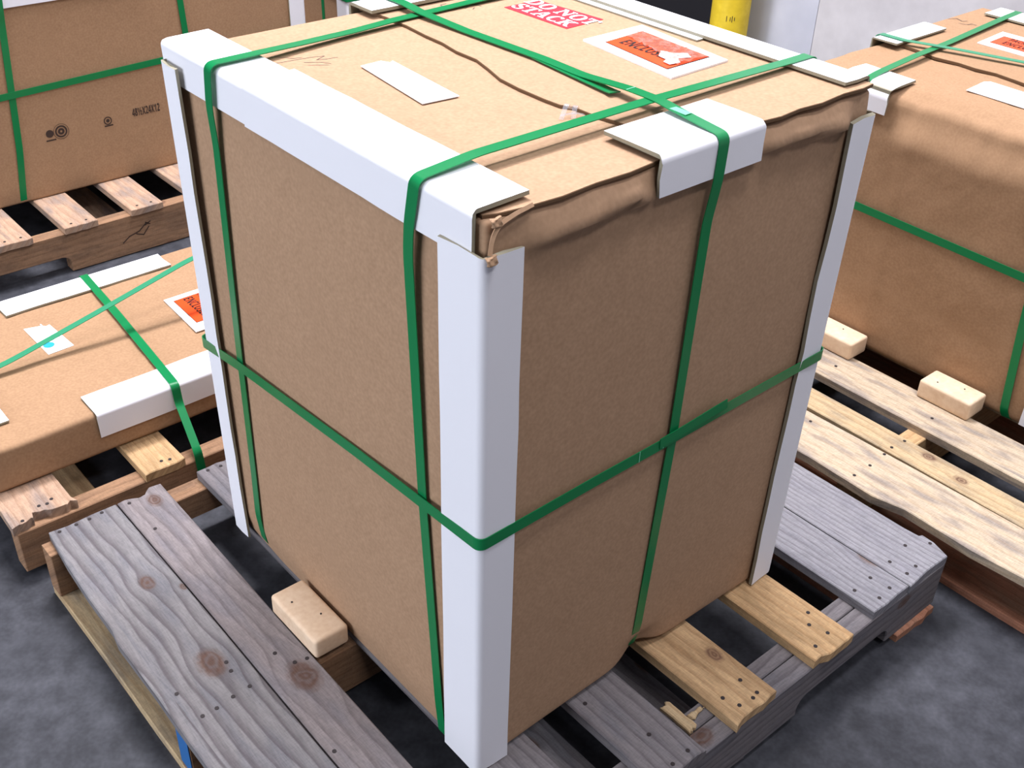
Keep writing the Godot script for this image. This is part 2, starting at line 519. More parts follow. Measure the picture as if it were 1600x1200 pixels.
func warp_main(p: Vector3) -> Vector3:
	var t := (p.y - 0.13) / 0.85
	var q := p
	# the carton widens a little towards the top
	q.x = p.x * (1.0 + 0.018 * t) if p.x > 0.05 else p.x
	q.z = p.z * (1.0 + 0.018 * t) if p.z < -0.05 else p.z
	# crushed rim over the face at z = 0: leans in above a wavy crease
	var front := smoothstep(-0.05, 0.0, p.z)
	var crease := lin([0.0, 0.06, 0.13, 0.20, 0.23, 0.42, 0.50, 0.55, 0.61, 0.65], [0.937, 0.936, 0.940, 0.946, 0.938, 0.948, 0.950, 0.944, 0.942, 0.940], p.x) + 0.003 * wn.get_noise_2d(p.x * 18.0, 2.0)
	var ends := smoothstep(0.035, 0.085, p.x) * (1.0 - smoothstep(0.575, 0.615, p.x))
	var held := smoothstep(0.20, 0.24, p.x) * (1.0 - smoothstep(0.42, 0.45, p.x))
	var swell := 0.016 * ends * (1.0 - 0.55 * held) * (1.0 + 0.35 * wn.get_noise_2d(p.x * 12.0, 30.0))
	if p.y > crease:
		var over := clampf((p.y - crease) / (0.973 - crease), 0.0, 1.0)
		q.z += front * (swell * (1.0 - over) - 0.003 * over)
	else:
		q.z += front * swell * exp(-pow((p.y - crease) / 0.007, 2.0))
	q.z += front * 0.002 * sin(PI * clampf((p.y - 0.13) / 0.8, 0, 1))
	# shallow vertical creases of the board
	if p.z > -0.01 and p.y < crease:
		q.z -= 0.0012 * exp(-pow((p.x - 0.222) / 0.004, 2.0)) * smoothstep(0.70, 0.86, p.y)
		q.z -= 0.0010 * exp(-pow((p.x - 0.275) / 0.004, 2.0)) * smoothstep(0.78, 0.90, p.y)
		q.z -= 0.0010 * exp(-pow((p.x - 0.53) / 0.004, 2.0)) * smoothstep(0.7, 0.8, p.y)
	# the band pinches the foot of this face
	var foot := 1.0 - smoothstep(0.13, 0.20, p.y)
	var pin := exp(-pow((p.x - 0.325) / 0.035, 2.0)) * foot * front
	q.z -= 0.010 * pin
	q.y += 0.018 * pin
	q.y += 0.007 * foot * front * sin(PI * clampf(p.x / 0.64, 0, 1))
	# face at x = 0: slight belly and soft foot
	var left := 1.0 - smoothstep(0.0, 0.05, p.x)
	q.x -= left * 0.004 * sin(PI * clampf((p.y - 0.13) / 0.8, 0, 1)) * sin(PI * clampf(-p.z / 0.66, 0, 1))
	var fl := 1.0 - smoothstep(0.13, 0.19, p.y)
	q.x += left * fl * 0.006
	q.y += left * fl * 0.012 * smoothstep(-0.5, -0.66, p.z)
	# top surface is slightly uneven
	if p.y > 0.96: q.y += -0.002 + 0.0015 * wn.get_noise_2d(p.x * 4.0, p.z * 4.0)
	return q

func warp_low(p: Vector3) -> Vector3:
	var q := p
	if p.y > 0.18: q.y += 0.004 * wn.get_noise_2d(p.x * 4.0 + 20.0, p.z * 5.0)
	if p.z > -1.06: q.z += 0.002 * wn.get_noise_2d(p.x * 6.0 + 20.0, p.y * 6.0)
	return q

func warp_right(p: Vector3) -> Vector3:
	var q := p
	var rim := (1.0 - smoothstep(1.385, 1.47, p.x)) * smoothstep(0.60, 0.70, p.y)
	var wv := 0.55 + wn.get_noise_2d(p.z * 3.2 + 3.0, 11.0) * 0.8
	wv *= 0.35 + 0.65 * smoothstep(-0.42, -0.34, p.z)
	q.x += rim * 0.030 * clampf(wv, 0.05, 1.2)
	q.y -= rim * 0.018 * clampf(wv, 0.0, 1.2)
	if p.x < 1.40:
		q.x -= 0.0025 * exp(-pow((p.z + 0.33) / 0.006, 2.0))
		q.x += 0.003 * wn.get_noise_2d(p.z * 5.0, p.y * 5.0)
	if p.y > 0.69: q.y += 0.004 * wn.get_noise_2d(p.x * 4.0 + 7.0, p.z * 4.0)
	return q

func high_bay(at: Vector3, energy: float, size: Vector2) -> void:
	var t := thing("ceiling_lamp", "long white high-bay ceiling lamp hung over the pallets, out of view", "lamp", at, "high-bay lamps")
	var hb := BoxMesh.new(); hb.size = Vector3(size.x + 0.08, 0.09, size.y + 0.08)
	mi(hb, M.room, "housing", t).position.y = 0.06
	var dm := BoxMesh.new(); dm.size = Vector3(size.x, 0.01, size.y)
	mi(dm, M.lamp, "diffuser", t).position.y = 0.008
	for s in [-1, 1]:
		var cm := CylinderMesh.new(); cm.top_radius = 0.006; cm.bottom_radius = 0.006; cm.height = 5.96 - at.y - 0.105; cm.radial_segments = 8
		mi(cm, M.nail, "hanger", t).position = Vector3(s * size.x * 0.35, 0.105 + cm.height / 2, 0)
	var l := AreaLight3D.new()
	l.area_size = size
	l.light_color = Color(1.0, 0.985, 1.0)
	l.light_energy = energy
	l.area_range = 30.0
	l.area_attenuation = 2.0
	l.shadow_enabled = true
	put(l, "lamp_light", t)
	l.rotation.x = -PI / 2
	l.position.y = -0.004

func _ready() -> void:
	rng.seed = 77
	wn.seed = 5; wn.frequency = 1.0; wn.noise_type = FastNoiseLite.TYPE_SIMPLEX_SMOOTH
	nail_mesh = CylinderMesh.new()
	nail_mesh.top_radius = 0.0034; nail_mesh.bottom_radius = 0.0034; nail_mesh.height = 0.0016; nail_mesh.radial_segments = 8; nail_mesh.rings = 0

	# ---------------- camera, environment, lamps
	var cam := Camera3D.new()
	put(cam, "camera")
	cam.position = Vector3(-0.650, 1.468, 0.773)
	cam.rotation = Vector3(-0.59507, -0.72981, 0.03677)
	cam.fov = 37.58
	cam.near = 0.02
	cam.current = true
	var env := Environment.new()
	env.background_mode = Environment.BG_COLOR
	env.background_color = Color(0.5, 0.55, 0.62)
	env.tonemap_mode = Environment.TONE_MAPPER_LINEAR
	env.tonemap_exposure = 1.0
	env.sdfgi_enabled = true; env.ssao_enabled = true; env.ssil_enabled = true
	var we := WorldEnvironment.new()
	we.environment = env
	put(we, "environment")
	M.lamp = mat(hexc(250, 250, 255), 0.5)
	M.lamp.emission_enabled = true
	M.lamp.emission = Color(1, 0.99, 1); M.lamp.emission_energy_multiplier = 1.5
	M.daylight = mat(hexc(240, 244, 250), 0.6)
	M.daylight.emission_enabled = true
	M.daylight.emission = Color(0.94, 0.96, 1.0); M.daylight.emission_energy_multiplier = 1.5
	make_materials()
	for a in [[0.6, -2.0, 26.0], [1.7, -1.2, 10.0], [-3.0, -2.2, 7.0], [-0.6, 2.5, 6.5], [0.8, 0.9, 7.0]]:
		high_bay(Vector3(a[0], 4.6, a[1]), a[2], Vector2(1.2, 0.6))

	# a wide frosted window in the left wall lets daylight in
	var win := AreaLight3D.new()
	win.area_size = Vector2(3.4, 2.2)
	win.light_color = Color(0.94, 0.96, 1.0)
	win.light_energy = 17.0
	win.area_range = 30.0
	win.area_attenuation = 2.0
	win.shadow_enabled = true
	put(win, "window_light")
	win.position = Vector3(-4.96, 1.9, -1.3)
	win.rotation.y = -PI / 2

	build_room()
	build_main()
	build_low_load()
	build_back_load()
	build_right_load()
	build_far_load()

func box_part(called: String, a: Vector3, b: Vector3, m: Material, parent: Node = self) -> MeshInstance3D:
	var bm := BoxMesh.new(); bm.size = (b - a).abs()
	var o := mi(bm, m, called, parent)
	o.position = (a + b) * 0.5
	return o

func build_room() -> void:
	tag(box_part("floor", Vector3(-5.2, -0.1, -8), Vector3(4, 0, 6), M.floor), "dark grey worn concrete warehouse floor", "", "", "structure")
	tag(box_part("ceiling", Vector3(-5.2, 6, -8), Vector3(4, 6.1, 6), M.roof), "pale warehouse roof", "", "", "structure")
	var wl := Node3D.new(); put(wl, "wall_left")
	tag(wl, "grey warehouse wall with a wide frosted window", "", "", "structure")
	box_part("panel", Vector3(-5.2, 0, -8), Vector3(-5, 6, -3.0), M.room, wl)
	box_part("panel", Vector3(-5.2, 0, 0.4), Vector3(-5, 6, 6), M.room, wl)
	box_part("panel", Vector3(-5.2, 0, -3.0), Vector3(-5, 0.8, 0.4), M.room, wl)
	box_part("panel", Vector3(-5.2, 3.0, -3.0), Vector3(-5, 6, 0.4), M.room, wl)
	var w1 := Node3D.new(); put(w1, "window_1")
	tag(w1, "wide frosted window bright with daylight", "", "", "structure")
	box_part("pane", Vector3(-5.06, 0.8, -3.0), Vector3(-5.04, 3.0, 0.4), M.daylight, w1)
	for k in 5:
		var zz := -3.0 + 3.4 * k / 4.0
		box_part("mullion", Vector3(-5.035, 0.8, clampf(zz - 0.03, -3.0, 0.34)), Vector3(-5.0, 3.0, clampf(zz + 0.03, -2.94, 0.4)), M.room, w1)
	tag(box_part("wall_front", Vector3(-5.2, 0, 6), Vector3(4, 6, 6.1), M.room), "pale warehouse wall", "", "", "structure")
	tag(box_part("wall_rear", Vector3(-5.2, 0, -8.1), Vector3(4, 6, -8), M.room), "pale warehouse wall", "", "", "structure")
	var w := Node3D.new(); put(w, "wall_right")
	tag(w, "light grey concrete wall of joined panels behind the yellow bollard", "", "", "structure")
	box_part("panel", Vector3(2.62, 0, -1.427), Vector3(2.8, 6, 6), M.concrete, w)
	box_part("panel", Vector3(2.625, 0, -1.80), Vector3(2.8, 6, -1.432), M.concrete_cool, w)
	box_part("panel", Vector3(2.62, 2.8, -4.4), Vector3(2.8, 6, -1.80), M.concrete, w)
	box_part("panel", Vector3(2.62, 0, -8), Vector3(2.8, 6, -4.4), M.concrete, w)
	tag(box_part("door_1", Vector3(2.74, 0, -4.4), Vector3(2.8, 2.8, -1.80), M.rubber), "black rubber door panel beside the yellow bollard", "", "", "structure")
	# bollard
	var b := thing("bollard", "yellow painted steel bollard standing before the grey wall", "bollard", Vector3(2.50, 0, -1.695))
	var prof := [[0.066, 0.0], [0.066, 1.0], [0.063, 1.02], [0.052, 1.045], [0.03, 1.06], [0.0, 1.064]]
	var st := new_st(); st.set_smooth_group(0)
	for i in prof.size() - 1:
		for k in 32:
			var a0 := TAU * k / 32; var a1 := TAU * (k + 1) / 32
			var A := Vector3(cos(a0) * prof[i][0], prof[i][1], sin(a0) * prof[i][0]); var B := Vector3(cos(a1) * prof[i][0], prof[i][1], sin(a1) * prof[i][0])
			var C := Vector3(cos(a1) * prof[i + 1][0], prof[i + 1][1], sin(a1) * prof[i + 1][0]); var D := Vector3(cos(a0) * prof[i + 1][0], prof[i + 1][1], sin(a0) * prof[i + 1][0])
			var nn := Vector3(cos(a0 + 0.1), 0.4 if i else 0.0, sin(a0 + 0.1))
			tri(st, A, B, C, nn, Vector2.ZERO, Vector2.ZERO, Vector2.ZERO, false)
			if prof[i + 1][0] > 0.0: tri(st, A, C, D, nn, Vector2.ZERO, Vector2.ZERO, Vector2.ZERO, false)
	st.index(); st.generate_normals()
	mi(st.commit(), M.yellow, "post", b)
	var pm := CylinderMesh.new(); pm.top_radius = 0.11; pm.bottom_radius = 0.11; pm.height = 0.012; pm.radial_segments = 24
	mi(pm, M.yellow, "base_plate", b).position.y = 0.006
	for q in [[2.22, 0.012], [2.34, 0.02], [2.44, 0.012], [2.62, 0.018]]:
		var sc := box_part("scuff_mark", Vector3.ZERO, Vector3(0.0006, q[1], 0.0022), M.ink, b)
		var an: float = q[0]
		sc.position = Vector3(cos(an) * 0.0663, 0.37, sin(an) * 0.0663)
		sc.rotation.y = -an

func build_main() -> void:
	var g := "straps round the big carton"
	# ---- pallet
	var p := thing("pallet", "weathered grey wooden pallet under the big strapped carton", "pallet", Vector3(0.31, 0, -0.33))
	var Z0 := -0.848; var Z1 := 0.182; var y := 0.112; var h := 0.018
	var b1 := PackedVector2Array([Vector2(-0.1445, -0.848), Vector2(-0.19, -0.849), Vector2(-0.235, -0.846), Vector2(-0.267, -0.849), Vector2(-0.275, -0.754), Vector2(-0.279, -0.659), Vector2(-0.280, -0.564), Vector2(-0.285, -0.535), Vector2(-0.285, -0.40), Vector2(-0.287, -0.335), Vector2(-0.289, 0.0), Vector2(-0.289, 0.18), Vector2(-0.22, 0.183), Vector2(-0.147, 0.181), Vector2(-0.1485, -0.14), Vector2(-0.145, -0.5)])
	plank(p, "deckboard", -0.29, -0.1445, Z0, Z1, y, h, M.w_b1, 0.0, [[-0.252, -0.838], [-0.222, -0.838], [-0.198, -0.838], [-0.174, -0.841], [-0.251, -0.323], [-0.228, -0.323], [-0.199, -0.327], [-0.261, -0.384], [-0.174, -0.393], [-0.177, -0.373], [-0.17, -0.329]], b1, 0.0, 0.0)
	var b2 := PackedVector2Array([Vector2(-0.056, -0.853), Vector2(-0.078, -0.856), Vector2(-0.086, -0.849), Vector2(-0.092, -0.842), Vector2(-0.104, -0.840), Vector2(-0.115, -0.846), Vector2(-0.127, -0.850), Vector2(-0.142, -0.848), Vector2(-0.1425, -0.5), Vector2(-0.146, -0.14), Vector2(-0.144, 0.181), Vector2(-0.10, 0.184), Vector2(-0.068, 0.182), Vector2(-0.0665, -0.06), Vector2(-0.063, -0.42), Vector2(-0.058, -0.7)])
	plank(p, "deckboard", -0.146, -0.056, -0.853, Z1, y, h, M.w_b2, 0.0, [[-0.125, -0.835], [-0.12, -0.743], [-0.107, -0.362], [-0.093, -0.327], [-0.074, -0.322], [-0.137, -0.15]], b2, 0.0, 0.0)
	plank(p, "deckboard", 0.012, 0.094, Z0 + 0.004, Z1, y, h, M.w_grey, 0.002, [[0.03, -0.833], [0.055, -0.83], [0.06, 0.15]], PackedVector2Array(), 0.03)
	plank(p, "deckboard", 0.179, 0.277, Z0, Z1 + 0.002, y, h, M.w_grey, 0.002, [[0.199, 0.014], [0.232, 0.114], [0.255, 0.169], [0.221, 0.171]], PackedVector2Array(), 0.06)
	plank(p, "deckboard", 0.347, 0.444, Z0, Z1, y, h, M.w_tan2, 0.004, [[0.416, 0.132], [0.368, 0.138], [0.377, 0.163], [0.404, 0.167], [0.417, 0.164]], PackedVector2Array(), 0.0)
	plank(p, "deckboard", 0.538, 0.635, Z0, Z1 + 0.002, y, h, M.w_tan, 0.004, [[0.615, 0.11], [0.594, 0.128], [0.603, 0.158], [0.564, 0.163]], PackedVector2Array(), 0.02)
	plank(p, "deckboard", 0.703, 0.802, Z0, Z1 - 0.002, y, h, M.w_e, 0.0015, [[0.766, 0.127], [0.719, 0.128], [0.771, 0.162], [0.737, 0.165]], PackedVector2Array(), 0.0, 0.02)
	var e2 := PackedVector2Array([Vector2(0.803, -0.848), Vector2(0.924, -0.848), Vector2(0.926, 0.09), Vector2(0.928, 0.118), Vector2(0.935, 0.121), Vector2(0.934, 0.146), Vector2(0.921, 0.181), Vector2(0.86, 0.179), Vector2(0.804, 0.183)])
	plank(p, "deckboard", 0.803, 0.935, Z0, 0.183, y, h, M.w_e2, 0.0, [[0.885, 0.118], [0.925, 0.143], [0.827, 0.125], [0.853, 0.16], [0.825, 0.161]], e2, 0.0, 0.005)
	# stringers: front pair, middle, back
	stringer(p, "stringer", bar_outline(-0.283, 0.922, 0.016, 0.112, [[-0.13, 0.12, 0.035], [0.52, 0.77, 0.035]]), 0.145, 0.036, M.w_grey)
	stringer(p, "stringer", bar_outline(0.10, 0.88, 0.02, 0.111), 0.112, 0.030, M.w_grey, 0.05)
	stringer(p, "stringer", bar_outline(-0.283, 0.922, 0.016, 0.112), -0.352, 0.038, M.w_stringer)
	stringer(p, "stringer", bar_outline(-0.284, 0.922, 0.016, 0.112, [[-0.16, 0.10, 0.04], [0.52, 0.77, 0.04]]), -0.846, 0.038, M.w_stringer)
	box_part("paint_patch", Vector3(-0.2842, 0.03, -0.351), Vector3(-0.2830, 0.108, -0.315), M.w_blue, p).position -= p.position
	# splinter left on the stringers beside the tan boards
	plank(p, "splinter", 0.289, 0.309, 0.084, 0.143, 0.1125, 0.007, M.w_pale2, 0.003)
	plank(p, "splinter", 0.312, 0.342, 0.118, 0.128, 0.1125, 0.004, M.w_pale2, 0.003)
	# bottom boards along z
	for q in [[-0.284, -0.165, M.w_pale2], [0.10, 0.20, M.w_grey], [0.30, 0.40, M.w_grey], [0.80, 0.915, M.w_red]]:
		plank(p, "bottom_board", q[0], q[1], -0.846, 0.176 if q[0] < 0.7 else 0.190, 0.0, 0.016, q[2], 0.003)
	# ---- carton
	var c := thing("cardboard_carton", "tall brown cardboard carton strapped on the weathered grey pallet", "carton", Vector3(0.32, 0.13, -0.33))
	var body := mi(carton_mesh(Vector3(0, 0.1325, -0.66), Vector3(0.645, 0.8425, 0.66), 0.006, 84, warp_main), M.card, "body", c)
	body.position = -c.position
	# upper flap whose wavy edge crosses the top
	var fl := PackedVector2Array([Vector2(0.650, -0.664), Vector2(0.302, -0.664)])
	var fx := [-0.66, -0.60, -0.55, -0.50, -0.46, -0.42, -0.376, -0.34, -0.30, -0.26, -0.21, -0.185, -0.17, -0.14, -0.11, -0.085, -0.02]
	var fv := [0.302, 0.306, 0.306, 0.301, 0.300, 0.293, 0.293, 0.283, 0.270, 0.266, 0.266, 0.268, 0.277, 0.278, 0.284, 0.287, 0.29]
	for i in range(1, fx.size()): fl.append(Vector2(fv[i], fx[i]))
	for q in [[0.36, -0.002], [0.42, -0.003], [0.46, 0.002], [0.50, -0.001], [0.54, 0.003], [0.59, -0.001], [0.63, 0.002], [0.655, -0.001]]: fl.append(Vector2(q[0], q[1]))
	var flap := mi(slab(fl, 0.0045, 0.0008), [M.card, M.card_core], "top_flap", c)
	flap.position = Vector3(0, 0.9776, 0) - c.position
	var fn := PackedVector2Array([Vector2(0.004, -0.655), Vector2(0.34, -0.655), Vector2(0.34, -0.003)])
	for q in [[0.30, 0.001], [0.25, -0.002], [0.20, 0.002], [0.15, 0.0], [0.10, 0.003], [0.05, -0.001], [0.02, -0.006], [0.004, -0.012]]: fn.append(Vector2(q[0], q[1]))
	var flap2 := mi(slab(fn, 0.004, 0.0008), [M.card, M.card_core], "top_flap", c)
	flap2.position = Vector3(0, 0.9735, 0) - c.position
	# torn corner tufts of board by the near corner
	var curl := band_mesh([Vector3(0.060, 0.9775, 0.0), Vector3(0.034, 0.9745, 0.001), Vector3(0.014, 0.969, 0.002), Vector3(0.004, 0.958, 0.004), Vector3(-0.001, 0.942, 0.007)], [Vector3(0, 0.6, 0.8), Vector3(-0.2, 0.6, 0.8), Vector3(-0.4, 0.4, 0.8), Vector3(-0.5, 0.2, 0.8)], 0.0045, 0.0025, 0.012)
	mi(curl, M.card, "torn_corner", c).position = -c.position
	var tuft := carton_mesh(Vector3(-0.0065, -0.006, -0.002), Vector3(0.013, 0.011, 0.005), 0.002, 5, func(v: Vector3) -> Vector3:
		return v + Vector3(wn.get_noise_2d(v.y * 90.0, v.z * 80.0), wn.get_noise_2d(v.x * 60.0 + 3.0, v.y * 40.0), wn.get_noise_2d(v.x * 90.0, v.y * 90.0)) * 0.004)
	mi(tuft, M.card, "torn_corner", c).position = Vector3(-0.003, 0.939, 0.0125) - c.position
	mi(tuft, M.card, "torn_corner", c).position = Vector3(0.010, 0.974, 0.003) - c.position
	# ---- papers on the top
	var ytop := 0.979
	var lab := sheet(c, "shipping_label", [Vector2(0.157, -0.448), Vector2(0.190, -0.4495), Vector2(0.196, -0.437), Vector2(0.203, -0.441), Vector2(0.192, -0.285), Vector2(0.139, -0.290)], ytop, 0.0012, M.paper, "blank white rectangular label")
	var yf := 0.9821
	var red := sheet(c, "warning_sticker", [Vector2(0.480, -0.539), Vector2(0.484, -0.405), Vector2(0.561, -0.408), Vector2(0.548, -0.539)], yf, 0.0008, M.red, "red sticker reading DO NOT STACK")
	var Rz := Vector3(0, 0, 1); var Ux := Vector3(1, 0, 0)
	lettering(red, "DO NOT", 0.037, Vector3(0.017, 0.001, 0.002), Rz, Ux, M.white_ink, true, true, true)
	lettering(red, "STACK", 0.037, Vector3(-0.016, 0.001, -0.002), Rz, Ux, M.white_ink, true, true, true)
	var pouch := sheet(c, "packing_list_pouch", [Vector2(0.464, -0.350), Vector2(0.583, -0.350), Vector2(0.564, -0.171), Vector2(0.448, -0.167)], yf, 0.003, M.paper, "white pouch with a crumpled orange panel reading PACKING LIST ENCLOSED")
	pouch_face(pouch, [Vector2(0.481, -0.321), Vector2(0.559, -0.326), Vector2(0.551, -0.194), Vector2(0.467, -0.193)], yf + 0.003, true)
	# pen marks
	var sp := Vector3(0.112, 0.9778, -0.51) - c.position
	strokes(c, "pen_mark", [[Vector2(-0.035, -0.028), Vector2(0.0, 0.02), Vector2(0.012, 0.03), Vector2(0.01, 0.012), Vector2(0.02, 0.02), Vector2(0.03, 0.033)], [Vector2(-0.045, 0.0), Vector2(-0.02, 0.004), Vector2(-0.012, 0.012)], [Vector2(0.0, -0.004), Vector2(0.02, 0.006), Vector2(0.034, 0.006)], [Vector2(0.01, -0.012), Vector2(0.034, 0.0)]], sp, Vector3(0.5, 0, 0.87), Vector3(0.87, 0, -0.5), 0.0011, M.pencil)
	strokes(c, "pen_mark", [[Vector2(-0.03, 0.01), Vector2(-0.036, 0.0), Vector2(-0.03, -0.008), Vector2(-0.012, -0.004)], [Vector2(-0.012, 0.002), Vector2(-0.006, 0.006), Vector2(0.0, 0.0)], [Vector2(0.006, 0.002), Vector2(0.004, -0.006)], [Vector2(0.016, 0.004), Vector2(0.016, -0.006)], [Vector2(0.002, 0.014), Vector2(0.012, 0.018), Vector2(0.024, 0.014)]], Vector3(0.43, 0.9825, -0.575) - c.position, Vector3(0.6, 0, 0.8), Vector3(0.8, 0, -0.6), 0.0016, M.pencil)
	# scrap of clear plastic on the top
	var scrap := thing("plastic_scrap", "crumpled scrap of clear plastic on top of the big carton", "scrap", Vector3(0.262, 0.9775, -0.158))
	for q in [[Vector3(-0.020, 0.001, 0.004), Vector3(-0.004, 0.016, -0.004), Vector3(0.010, 0.003, -0.012)], [Vector3(-0.006, 0.001, 0.010), Vector3(0.004, 0.014, 0.002), Vector3(0.016, 0.003, -0.006)], [Vector3(-0.014, 0.002, -0.004), Vector3(-0.002, 0.006, 0.006), Vector3(0.012, 0.002, 0.010)]]:
		var up := Vector3(0, 1, 0)
		mi(band_mesh([q[0], q[1], q[2]], [up, up], 0.006, 0.0006, 0.006), M.clear, "strip", scrap)
	# ---- guards
	var gg := "white edge protectors of the big carton"
	var X := Vector3(1, 0, 0); var Y := Vector3(0, 1, 0); var Z := Vector3(0, 0, 1)
	guard("edge_protector", "white corner board on the big carton's nearest upright edge", Vector3(-0.002, 0.1325, 0.006), Vector3(-0.0078, 0.940, 0.005), X, -Z, 0.050, 0.068, gg, 2, 0.0045, 0.0008)
	guard("edge_protector", "white corner board on the big carton's far left upright edge", Vector3(-0.002, 0.133, -0.664), Vector3(-0.0105, 0.958, -0.677), X, Z, 0.05, 0.046, gg, 3)
	guard("edge_protector", "white corner board on the big carton's right upright edge", Vector3(0.640, 0.133, 0.003), Vector3(0.660, 0.942, 0.003), -X, -Z, 0.052, 0.05, gg, 4, 0.006, 0.002)
	guard("edge_protector", "long white edge board along the big carton's left top edge", Vector3(-0.0050, 0.984, -0.462), Vector3(-0.0045, 0.982, -0.012), X, -Y, 0.072, 0.053, gg, 5, 0.0045, 0.001)
	guard("edge_protector", "short white edge board at the back end of the carton's left top edge", Vector3(-0.0008, 0.9795, -0.688), Vector3(-0.0008, 0.9795, -0.40), X, -Y, 0.068, 0.050, gg, 6, 0.0045, 0.0)
	guard("edge_protector", "long white edge board along the big carton's far right top edge", Vector3(0.658, 0.985, -0.672), Vector3(0.658, 0.985, -0.012), -X, -Y, 0.050, 0.05, gg, 7, 0.0045, 0.0)
	guard("edge_protector", "short white edge board under the one on the far right top edge", Vector3(0.6545, 0.9815, -0.672), Vector3(0.6545, 0.9815, -0.255), -X, -Y, 0.060, 0.05, gg, 8, 0.0035, 0.0)
	guard("edge_protector", "short white edge piece on the front top edge under the strap", Vector3(0.240, 0.984, 0.0075), Vector3(0.418, 0.984, 0.0075), -Z, -Y, 0.088, 0.045, gg, 9, 0.005, 0.0)
	guard("edge_protector", "short white edge piece on the big carton's back top edge by the strap crossing", Vector3(0.292, 0.985, -0.672), Vector3(0.46, 0.985, -0.672), Z, -Y, 0.056, 0.05, gg, 10, 0.005, 0.0)
	# ---- straps
	var L := -X; var F := Z
	var sl := band("strap", "green strap running level round the middle of the big carton", [Vector3(0.3, 0.52, -0.686), Vector3(-0.0112, 0.505, -0.686), Vector3(-0.0085, 0.517, -0.57), Vector3(-0.0075, 0.542, -0.257), Vector3(-0.0102, 0.561, 0.0112), Vector3(0.18, 0.562, 0.0085), Vector3(0.33, 0.563, 0.0085), Vector3(0.5, 0.566, 0.0085), Vector3(0.658, 0.571, 0.0118), Vector3(0.660, 0.54, -0.686), Vector3(0.3, 0.52, -0.686)], [-Z, L, L, L, F, F, F, F, X, -Z], g)
	band("strap", "green strap over the big carton's left side near its far left edge", [Vector3(0.3, 0.1318, -0.578), Vector3(0.016, 0.1318, -0.578), Vector3(0.004, 0.150, -0.577), Vector3(-0.0035, 0.21, -0.575), Vector3(-0.0035, 0.30, -0.572), Vector3(-0.0055, 0.55, -0.566), Vector3(-0.0065, 0.87, -0.556), Vector3(-0.0118, 0.932, -0.551), Vector3(-0.0118, 0.9885, -0.543), Vector3(0.066, 0.9885, -0.546), Vector3(0.14, 0.9855, -0.556), Vector3(0.224, 0.9835, -0.566), Vector3(0.305, 0.985, -0.573), Vector3(0.39, 0.985, -0.578), Vector3(0.60, 0.9895, -0.582), Vector3(0.664, 0.9905, -0.583), Vector3(0.667, 0.9, -0.58), Vector3(0.652, 0.1318, -0.578), Vector3(0.3, 0.1318, -0.578)], [-Y, L, L, L, L, L, L, L, Y, Y, Y, Y, Y, Y, Y, X, X, -Y], g)
	band("strap", "green strap over the big carton's left side beside its nearest corner board", [Vector3(0.3, 0.1318, -0.074), Vector3(-0.002, 0.1318, -0.072), Vector3(-0.003, 0.20, -0.080), Vector3(-0.0055, 0.55, -0.106), Vector3(-0.0075, 0.80, -0.117), Vector3(-0.0105, 0.895, -0.118), Vector3(-0.0122, 0.932, -0.113), Vector3(-0.0122, 0.990, -0.101), Vector3(0.07, 0.9945, -0.105), Vector3(0.34, 0.9945, -0.107), Vector3(0.60, 0.9905, -0.107), Vector3(0.664, 0.9905, -0.107), Vector3(0.667, 0.9, -0.105), Vector3(0.652, 0.1318, -0.08), Vector3(0.3, 0.1318, -0.074)], [-Y, L, L, L, L, L, L, Y, Y, Y, Y, X, X, -Y], g)
	var sc := band("strap", "green strap running front to back over the big carton's top", [Vector3(0.318, 0.1318, -0.3), Vector3(0.312, 0.1318, -0.035), Vector3(0.312, 0.158, -0.0085), Vector3(0.313, 0.205, 0.0015), Vector3(0.329, 0.562, 0.0065), Vector3(0.336, 0.88, 0.008), Vector3(0.339, 0.936, 0.0135), Vector3(0.341, 0.9895, 0.0135), Vector3(0.344, 0.9935, -0.05), Vector3(0.349, 0.9962, -0.10), Vector3(0.352, 0.9945, -0.15), Vector3(0.357, 0.986, -0.24), Vector3(0.360, 0.9855, -0.32), Vector3(0.353, 0.985, -0.47), Vector3(0.348, 0.9885, -0.57), Vector3(0.348, 0.9925, -0.62), Vector3(0.348, 0.991, -0.679), Vector3(0.348, 0.9, -0.679), Vector3(0.318, 0.1318, -0.664), Vector3(0.318, 0.1318, -0.3)], [-Y, F, F, F, F, F, F, Y, Y, Y, Y, Y, Y, Y, Y, Y, -Z, -Z, -Y], g)
	# overlapped loose tails and welds
	tail(sc, [Vector3(0.359, 0.9845, -0.33), Vector3(0.352, 0.9845, -0.25), Vector3(0.345, 0.9855, -0.175), Vector3(0.3425, 0.987, -0.165)], Y)
	weld(sc, Vector3(0.352, 0.9961, -0.148), Vector3(0.016, 0.0004, 0.0016))
	weld(sc, Vector3(0.345, 0.9955, -0.06), Vector3(0.011, 0.0008, 0.026))
	tail(sl, [Vector3(0.30, 0.567, 0.0098), Vector3(0.345, 0.5695, 0.0105), Vector3(0.40, 0.5745, 0.0115), Vector3(0.43, 0.5785, 0.0135)], F)
	weld(sl, Vector3(0.262, 0.5628, 0.0099), Vector3(0.0012, 0.017, 0.0006))
	weld(sl, Vector3(0.308, 0.5632, 0.0099), Vector3(0.0008, 0.015, 0.0006))
	# ---- block
	block("wood_block", "cream wood block on the grey boards against the big carton's left side", Vector3(-0.065, 0.13, -0.442), Vector3(-0.004, 0.168, -0.309))

func tail(parent: MeshInstance3D, pts: Array, n: Vector3) -> void:
	var loc := []; var nn := []
	for p in pts: loc.append(p - parent.position)
	for i in pts.size() - 1: nn.append(n)
	mi(band_mesh(loc, nn, 0.016, 0.0012, 0.01), M.band, "loose_tail", parent)

